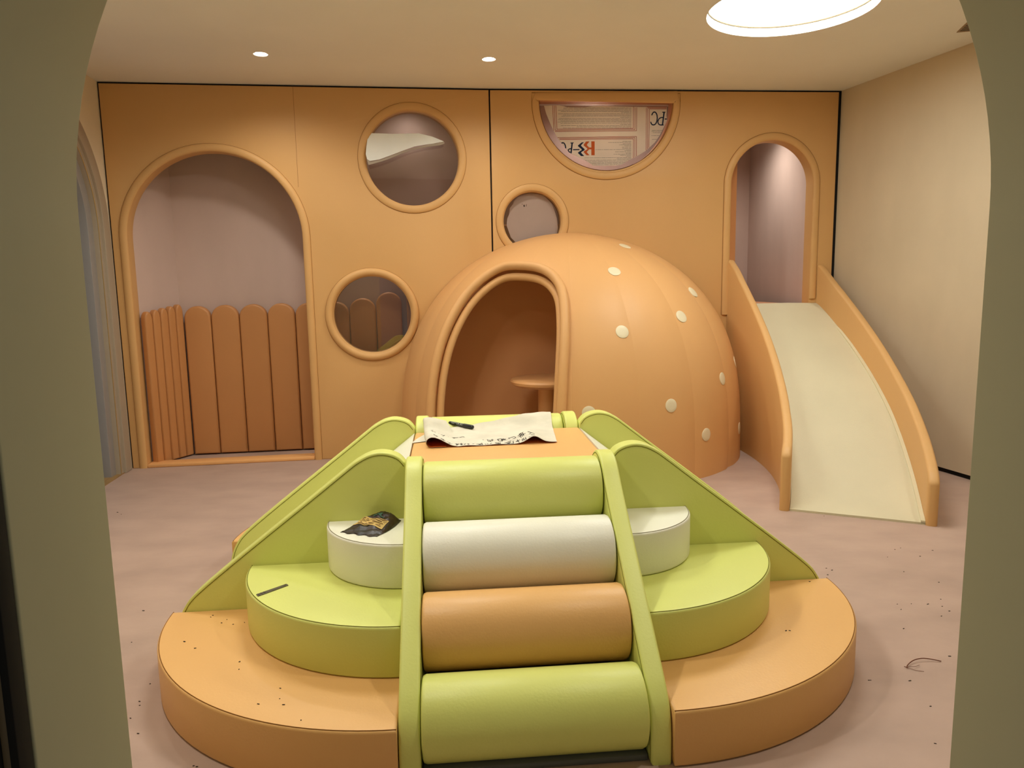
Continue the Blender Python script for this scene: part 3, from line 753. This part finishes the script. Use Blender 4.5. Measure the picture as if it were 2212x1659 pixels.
# ------------------------------------------------------------------ black pouch on the left cream step
BB = (-.565,-.30,Z3)
Q = [(-.678,-.413),(-.534,-.479),(-.452,-.300),(-.462,-.215),(-.500,-.125),(-.545,-.140),(-.613,-.300)]
pch = thing('snack_pouch','crumpled black foil pouch with yellow label on the left cream step','pouch', TR(SF,*BB))
def pouch_z(a, b):
    e = min(1, (min(a,1-a)*min(b,1-b)*9)**.6*1.2)
    return .003+.026*e*(.32+.85*b)+.024*b*b*min(1,e*2)+.0025*math.sin(a*17+b*9)*e+.0025*math.sin(b*27-a*11)*e+.0012*math.sin(a*53+b*31)*e
def pq(a, b):
    # long axis b: from front-left hem to rear-right neck
    p0 = Vector((-.678,-.408)); p1 = Vector((-.534,-.479)); p2 = Vector((-.452,-.300)); p3 = Vector((-.548,-.266))
    q = p0*(1-a)*(1-b)+p1*a*(1-b)+p2*a*b+p3*(1-a)*b
    bul = .012*math.sin(PI*b); q = q+Vector((.9,-.4))*(a-.5)*bul*2
    return q
def pouch_mesh():
    bm = bmesh.new(); NA,NB = 24,34; T_=[];B_=[]
    for j in range(NB+1):
        b=j/NB; rt_=[];rb=[]
        for i in range(NA+1):
            a=i/NA; q=pq(a,b); jag = .006*math.sin(a*21)*(1 if j in (0,NB) else 0)
            q = q+Vector((.3,.9))*jag
            rt_.append(bm.verts.new((q.x-BB[0],q.y-BB[1],pouch_z(a,b)+random.uniform(-.0009,.0009)))); rb.append(bm.verts.new((q.x-BB[0],q.y-BB[1],.0008)))
        T_.append(rt_);B_.append(rb)
    for j in range(NB):
        for i in range(NA):
            bm.faces.new((T_[j][i],T_[j][i+1],T_[j+1][i+1],T_[j+1][i])); bm.faces.new((B_[j][i],B_[j+1][i],B_[j+1][i+1],B_[j][i+1]))
    for i in range(NA):
        bm.faces.new((T_[0][i+1],T_[0][i],B_[0][i],B_[0][i+1])); bm.faces.new((T_[NB][i],T_[NB][i+1],B_[NB][i+1],B_[NB][i]))
    for j in range(NB):
        bm.faces.new((T_[j][0],T_[j+1][0],B_[j+1][0],B_[j][0])); bm.faces.new((T_[j+1][NA],T_[j][NA],B_[j][NA],B_[j+1][NA]))
    return frombm(bm, 50)
link('foil_bag', pouch_mesh(), M_BAG, pch)
def patch(a0,a1,b0,b1,dz,m,name,n=10,skew=0):
    bm = bmesh.new(); G=[]
    for j in range(n+1):
        r_=[]
        for i in range(n+1):
            a=a0+(a1-a0)*i/n; b=b0+(b1-b0)*j/n+skew*(i/n-.5); q=pq(a,b); r_.append(bm.verts.new((q.x-BB[0],q.y-BB[1],pouch_z(a,b)+dz)))
        G.append(r_)
    for j in range(n):
        for i in range(n): bm.faces.new((G[j][i],G[j][i+1],G[j+1][i+1],G[j+1][i]))
    return link(name, frombm(bm,60,False), m, pch)
patch(.05,.90,.30,.58,.0022,M_LABEL,'label',10,-.04)
for k,(b,a0,a1) in enumerate([(.62,.2,.46),(.62,.52,.86),(.575,.18,.42),(.575,.48,.88),(.53,.16,.44),(.53,.5,.86),(.485,.2,.84),(.445,.25,.8),(.41,.2,.84)]):
    patch(a0,a1,b-.085,b-.070,.0032,mat('brown_print',C(112,82,46),.7,.2),'text_line',6)
for (a0,a1,b0,b1,sk) in ((.36,.50,.66,.70,.06),(.50,.72,.65,.675,-.05),(.46,.56,.68,.76,.0)):
    patch(a0,a1,b0,b1,.0025,M_LEAFG,'green_mark',4,sk)
# snapped blade strip on the left green step
bl = thing('blade_strip','snapped dark steel blade strip with a small hole on the left lime step','blade', TR(SF,-.92,-.52,Z2) @ Matrix.Rotation(math.atan2(.085,.090),4,'Z'))
link('blade', slab([(-.066,-.010),(-.045,-.011),(.06,-.009),(.062,-.002),(.062,.009),(-.062,.010)], .0022, .0014,'z',[arc(.052,.001,.0034,0,2*PI*.95,15)]), M_BLADE, bl)
for k in range(3):
    link('score_line', box(-.058+.012*k,-.0565+.012*k,-.0095,.0095,.0024,.0032), M_DARK, bl)

# ------------------------------------------------------------------ films and a white piece on the windows
wpiece = tag(link('white_piece', slab([(2.098,2.736),(2.28,2.732),(2.491,2.738),(2.60,2.712),(2.695,2.672),(2.60,2.652),(2.545,2.645),(2.45,2.628),(2.351,2.592),(2.25,2.552),(2.156,2.517),(2.08,2.505),(2.058,2.52),(2.048,2.56),(2.056,2.63),(2.069,2.70)], .003, .006,'y'), M_WPIECE, mw=WL), 'flat white triangle with a ragged edge on the upper round window', 'sheet')  # flat white piece set over the pane
link('shade_edge', shift(slab([(2.052,2.530),(2.08,2.500),(2.156,2.512),(2.351,2.588),(2.545,2.64),(2.695,2.672),(2.702,2.655),(2.66,2.64),(2.545,2.625),(2.43,2.60),(2.351,2.572),(2.23,2.52),(2.12,2.485),(2.067,2.472)], .002, .010,'y'),(0,0,0)), M_WPSHADE, wpiece)  # grey band below the white piece, shade put into its colour
for o_ in [wpiece]+list(wpiece.children):
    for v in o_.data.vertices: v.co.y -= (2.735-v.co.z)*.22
def fx(a, b): return (.469+(a-415)*.000732, 2.984-(b-265)*.000697)
film_px = [(415,265),(600,262),(690,285),(900,285),(1005,270),(1480,278),(1885,280),(1880,380),(1888,440),(1850,520),(1800,620),(1740,705),(1640,800),(1540,862),(1480,890),(1400,935),(1330,975),(1260,985),(1000,985),(950,950),(900,915),(820,880),(720,830),(660,765),(600,690),(555,620),(520,555),(475,450),(440,360)]
film = [fx(a,b) for a,b in film_px]
fm = tag(link('printed_film', slab(film, .002, .060,'y'), M_FILM, mw=WR), 'printed protective film with upside-down lettering on the half-round window', 'film')
def inside(a, b):
    c = False; n = len(film_px)
    for i in range(n):
        (x1,y1),(x2,y2) = film_px[i],film_px[(i+1)%n]
        if (y1 > b) != (y2 > b) and a < (x2-x1)*(b-y1)/(y2-y1)+x1: c = not c
    return c
def clip(p, q, n=60):
    segs = []; cur = None
    for i in range(n+1):
        a = p[0]+(q[0]-p[0])*i/n; b = p[1]+(q[1]-p[1])*i/n
        if inside(a,b): 
            if cur is None: cur = [(a,b),(a,b)]
            cur[1] = (a,b)
        else:
            if cur and cur[0] != cur[1]: segs.append(cur)
            cur = None
    if cur and cur[0] != cur[1]: segs.append(cur)
    return segs
FY = .0585
red = []
for p,q in [((518,266),(528,575)),((536,266),(545,560)),((555,266),(565,545)),((526,575),(1520,562)),((545,560),(1500,548)),((563,545),(1478,535)),((1478,278),(1478,535)),((1497,278),(1498,550)),((1518,278),(1518,565)),
            ((540,645),(1518,632)),((560,658),(1498,646)),((580,670),(1480,660)),((1480,660),(1480,900)),((1498,646),(1498,900)),((1518,632),(1518,900)),
            ((1635,278),(1635,820)),((1652,290),(1652,820)),((1672,300),(1668,800)),((1640,280),(1885,280)),((1655,292),(1885,292)),((1672,303),(1885,303))]:
    for a,b in clip(p,q): red.append(ribbon([fx(*a),fx(*b)], .0040, FY))
link('border_print', join(red), M_RED, fm)
txt = []; rnd = random.Random(3)
def row(b, a1, a0):
    x = a1
    while x > a0+12:
        l = rnd.uniform(14,70); x2 = max(a0,x-l)
        for s_,e_ in clip((x2,b+(1455-x2)*.004),(x,b+(1455-x)*.004),12): txt.append(ribbon([fx(*s_),fx(*e_)], .0021, FY))
        x = x2-rnd.uniform(3,7)
for i,b in enumerate(range(290,536,14)): row(b, 1455, rnd.choice([575,600,620,640,580,1140,1320,800,610]) if i > 1 else 640)
lens = [1350,1180,1340,1310,1370,1340,1330,1025,1375,1245,1380,1240,1320,1380,890,1280,900,930,920,950,950]
for i,b in enumerate(range(690,975,14)): row(b, 1455, lens[i%len(lens)])
for b in (560,572,586,622,668): row(b, 1830, 1700)
link('text_lines', join(txt), M_INK2, fm)['kind'] = 'stuff'
# big lettering, upside down: "PC" and the "KS-PC" mark
ps = lambda pts: [fx(a,b) for a,b in pts]
navy = []
def stroke(pts, w_):
    seg = []
    for a,b in zip(pts,pts[1:]):
        for s_,e_ in clip(a,b,20): navy.append(ribbon(ps([s_,e_]), w_, FY-.0002))
def letters(ox, oy):
    # C turned by 180 degrees
    C_ = [(1700,378),(1712,350),(1730,336),(1750,345),(1764,372),(1768,410),(1764,450),(1750,480),(1728,494),(1705,490),(1690,466),(1690,455)]
    stroke([(a+ox,b+oy) for a,b in C_], .0105)
    stroke([(1830+ox,340+oy),(1852+ox,340+oy),(1862+ox,342+oy)], .007)
    stroke([(1828+ox,342+oy),(1866+ox,340+oy)], .007)
    stroke([(1850+ox,340+oy),(1832+ox,494+oy)], .012)
    stroke([(1815+ox,494+oy),(1848+ox,494+oy)], .007)
    stroke([(1845+ox,404+oy),(1812+ox,404+oy),(1788+ox,420+oy),(1776+ox,448+oy),(1780+ox,478+oy),(1800+ox,493+oy),(1834+ox,494+oy)], .0095)
    stroke([(1860+ox,420+oy),(1960+ox,420+oy)] if ox else [(1858,422),(1886,422)], .009)
letters(0,0)
# second mark, its C cut off by the film edge
C2 = [(615,712),(640,705),(655,720),(665,745),(668,775)]
stroke(C2, .0105); stroke([(690,800),(712,780),(735,778)], .0095); stroke([(700,800),(706,815),(722,822)], .0095)
stroke([(725,710),(762,708)], .007); stroke([(745,710),(730,840)], .012); stroke([(755,790),(832,788)], .009)
link('lettering', join(navy), M_NAVY, fm)['kind'] = 'stuff'
nz_ = slab(ps([(886,700),(858,703),(815,738),(815,748),(858,785),(858,795),(815,822),(815,832),(850,866),(888,866),(852,828),(852,820),(893,795),(893,783),(852,745),(852,736)]), .0005, FY-.0002,'y')
link('logo_stroke', nz_, M_NAVY, fm)
lg = join([slab(ps([(952,690),(912,692),(884,728),(884,740),(926,775),(926,785),(884,810),(884,822),(918,857),(952,857),(920,822),(920,815),(948,786),(974,786),(974,764),(948,764),(922,738),(922,728)]), .0005, FY-.0002,'y'),
           slab(ps([(974,690),(1014,690),(1014,857),(974,857)]), .0005, FY-.0002,'y')])
link('logo_bar', lg, M_LOGO, fm)
f3 = [(.131,1.98),(.136,2.04),(.155,2.08),(.160,2.129),(.19,2.165),(.198,2.19),(.235,2.222),(.29,2.238),(.33,2.252),(.40,2.250),(.455,2.235),(.49,2.205),(.525,2.165),(.550,2.11),(.572,2.04),(.580,1.96),(.572,1.90),(.56,1.85),(.5,1.79),(.4,1.76),(.28,1.775),(.215,1.80),(.20,1.845),(.165,1.88)]
pf = tag(link('plain_film', slab(f3, .002, .060,'y'), M_FILM2, mw=WR), 'pale ragged-edged protective film on the small round window above the dome', 'film')
link('ink_mark', join([ribbon([(.268,2.165),(.27,2.16)],.005,.0585), ribbon([(.285,2.157),(.287,2.14)],.010,.0585), ribbon([(.306,2.162),(.304,2.142)],.004,.0585)]), M_INK2, pf)

# ------------------------------------------------------------------ ceiling fixtures, spots without fixtures
def bowl(x,y,r,dep,em,label,group,name):
    t = thing(name, label, 'light', Matrix.Translation((x,y,ZC)), group)
    nseg = 64
    link('rim', lathe([(r-.001,-.001),(r-.001,dep),(r-.02,dep)],nseg), M_RIM, t)
    if r > .2: link('gasket', tube([(( r-.008)*math.cos(2*PI*k/96),(r-.008)*math.sin(2*PI*k/96),dep-.004) for k in range(96)], .006, True, 6), M_BROWN, t)
    link('diffuser', lathe([(0,dep-.002),(r-.012,dep-.002),(r-.012,dep+.006),(0,dep+.006)],nseg), em, t)
    return t
for i,(x,y,r) in enumerate(BIG):
    bowl(x,y,r,.062,(M_LAMP,M_LAMP2)[i], ['large round recessed ceiling lamp above the slide','second large round ceiling lamp above the orange platform, out of the picture'][i], None, 'ceiling_lamp')
DL = ['small recessed downlight in the ceiling above the left arch','small recessed downlight in the ceiling above the wall joint','small recessed downlight near the right wall, out of the picture','small recessed downlight above the left door, out of the picture','added unseen downlight above the left orange step, to brighten the steps','added unseen downlight above the right orange step, to brighten the steps']
for i,(x,y) in enumerate(DOWN):
    bowl(x,y,.05,.012,M_DOWN, DL[i], None, 'downlight')
    spot('downlight_beam', (x,y,ZC-.01), SPOT_W*[.95,.75,.75,.8,1.75,1.35][i])
spot('alcove_fill', tuple((WL @ Vector((2.0,.22,ZC-.05))).xyz), 60, .62, WARM, .9)  # unseen spot, no fixture: added to brighten the pickets behind the lower window
spot('alcove_fill', tuple((WL @ Vector((2.4,.30,ZC-.05))).xyz), 5, 2.6)  # weak unseen spot added to lift the wall behind the upper window
spot('rear_fill', tuple((WR @ Vector((1.0,.50,ZC-.05))).xyz), 24, 3.0)  # unseen spot added behind the films to light them through
spot('landing_beam', tuple((WR @ Vector((2.5,.9,ZC-.05))).xyz), 45)
# air vent beside the doorway arch
vt = thing('air_vent','narrow slotted air vent in the ceiling at the far right','vent', Matrix.Translation((3.12,5.06,ZC)) @ Matrix.Rotation(-.25,4,'Z'))
link('frame', box(-.12,.40,-.10,.10,-.004,.0), M_VENT, vt)
for k in range(5): link('slot', box(-.11,.39,-.085+.035*k,-.070+.035*k,-.0055,-.0035), M_DARK, vt)

# ------------------------------------------------------------------ litter
tw = tag(link('twig', tube(smooth([Vector(p) for p in [(-.086,-.036,.004),(-.075,-.02,.006),(-.04,.005,.010),(0,.016,.012),(.035,.016,.008),(.07,.006,.004)]],4), .0018, n=6), M_TWIG, mw=Matrix.Translation((1.585,2.665,0))), 'thin red-brown twig lying on the floor at the right', 'twig')
link('root_hairs', join([tube([(-.086,-.036,.004),(-.06,-.055,.002),(-.035,-.062,.002)],.0008,n=5), tube([(-.08,-.03,.004),(-.05,-.032,.006),(-.03,-.02,.004)],.0008,n=5), tube([(-.086,-.036,.004),(-.094,-.03,.006)],.0014,n=5)]), M_TWIG, tw)
fc = [(2.093,3.858),(2.135,3.879),(2.288,3.836),(1.979,3.552),(1.998,3.752),(2.174,3.754),(1.977,3.226),(1.941,3.153),(1.882,3.058),(1.945,3.105),(1.741,3.129),(1.752,3.183),(1.656,2.948),(1.713,2.713),(1.321,2.55),(1.463,2.542),(1.446,2.377),(2.079,3.417),(1.817,3.184),(1.89,3.178),(-2.684,4.786),(-2.634,4.738),(-1.748,3.255),(-1.404,2.614),(-1.385,2.495),(-1.371,2.469),(-1.292,2.3),(-1.364,2.39),(-1.646,2.948),(1.953,4.448),(1.582,3.531),(-1.028,2.125),(-1.016,2.121),(1.314,2.55),(1.611,3.615),(1.629,3.589),(1.344,2.171)]
def bits(pts, z, s0, s1):
    ms = []
    for x,y in pts:
        a = random.uniform(-.6,.6); l = random.uniform(s0,s1); w_ = l*random.uniform(.2,.5); me = box(-l,l,-w_,w_,0,.002)
        me.transform(Matrix.Translation((x,y,z)) @ Matrix.Rotation(a,4,'Z')); ms.append(me)
    return join(ms)
d = tag(link('floor_litter', bits(fc,.0003,.002,.0055), M_DEBRIS), 'dark crumbs and fibres scattered over the floor around the steps', 'litter'); d['kind'] = 'stuff'
tc_ = [(-1.225,2.779),(-1.223,2.795),(-1.151,2.755),(-1.11,2.712),(-1.161,2.726),(-1.242,2.578),(-1.18,2.526),(-.979,2.423),(-.962,2.371),(-.763,2.185),(-.661,2.066),(-.822,2.157),(-.74,2.151),(-.78,2.246),(-1.071,2.727),(1.009,2.58),(1.023,2.58),(1.276,3.02)]
tc_ = [p for p in tc_ if (SF.inverted() @ Vector((p[0],p[1],0))).y < -.27 and (Vector(((abs((SF.inverted() @ Vector((p[0],p[1],0))).x)-.4235)/.972, ((SF.inverted() @ Vector((p[0],p[1],0))).y+.2555)/.911)).length < .96)]
d = tag(link('step_crumbs', bits(tc_,Z1+.0003,.0015,.0045), M_DEBRIS), 'tiny dark crumbs on the two large orange steps', 'litter'); d['kind'] = 'stuff'
bpy.context.view_layer.update()
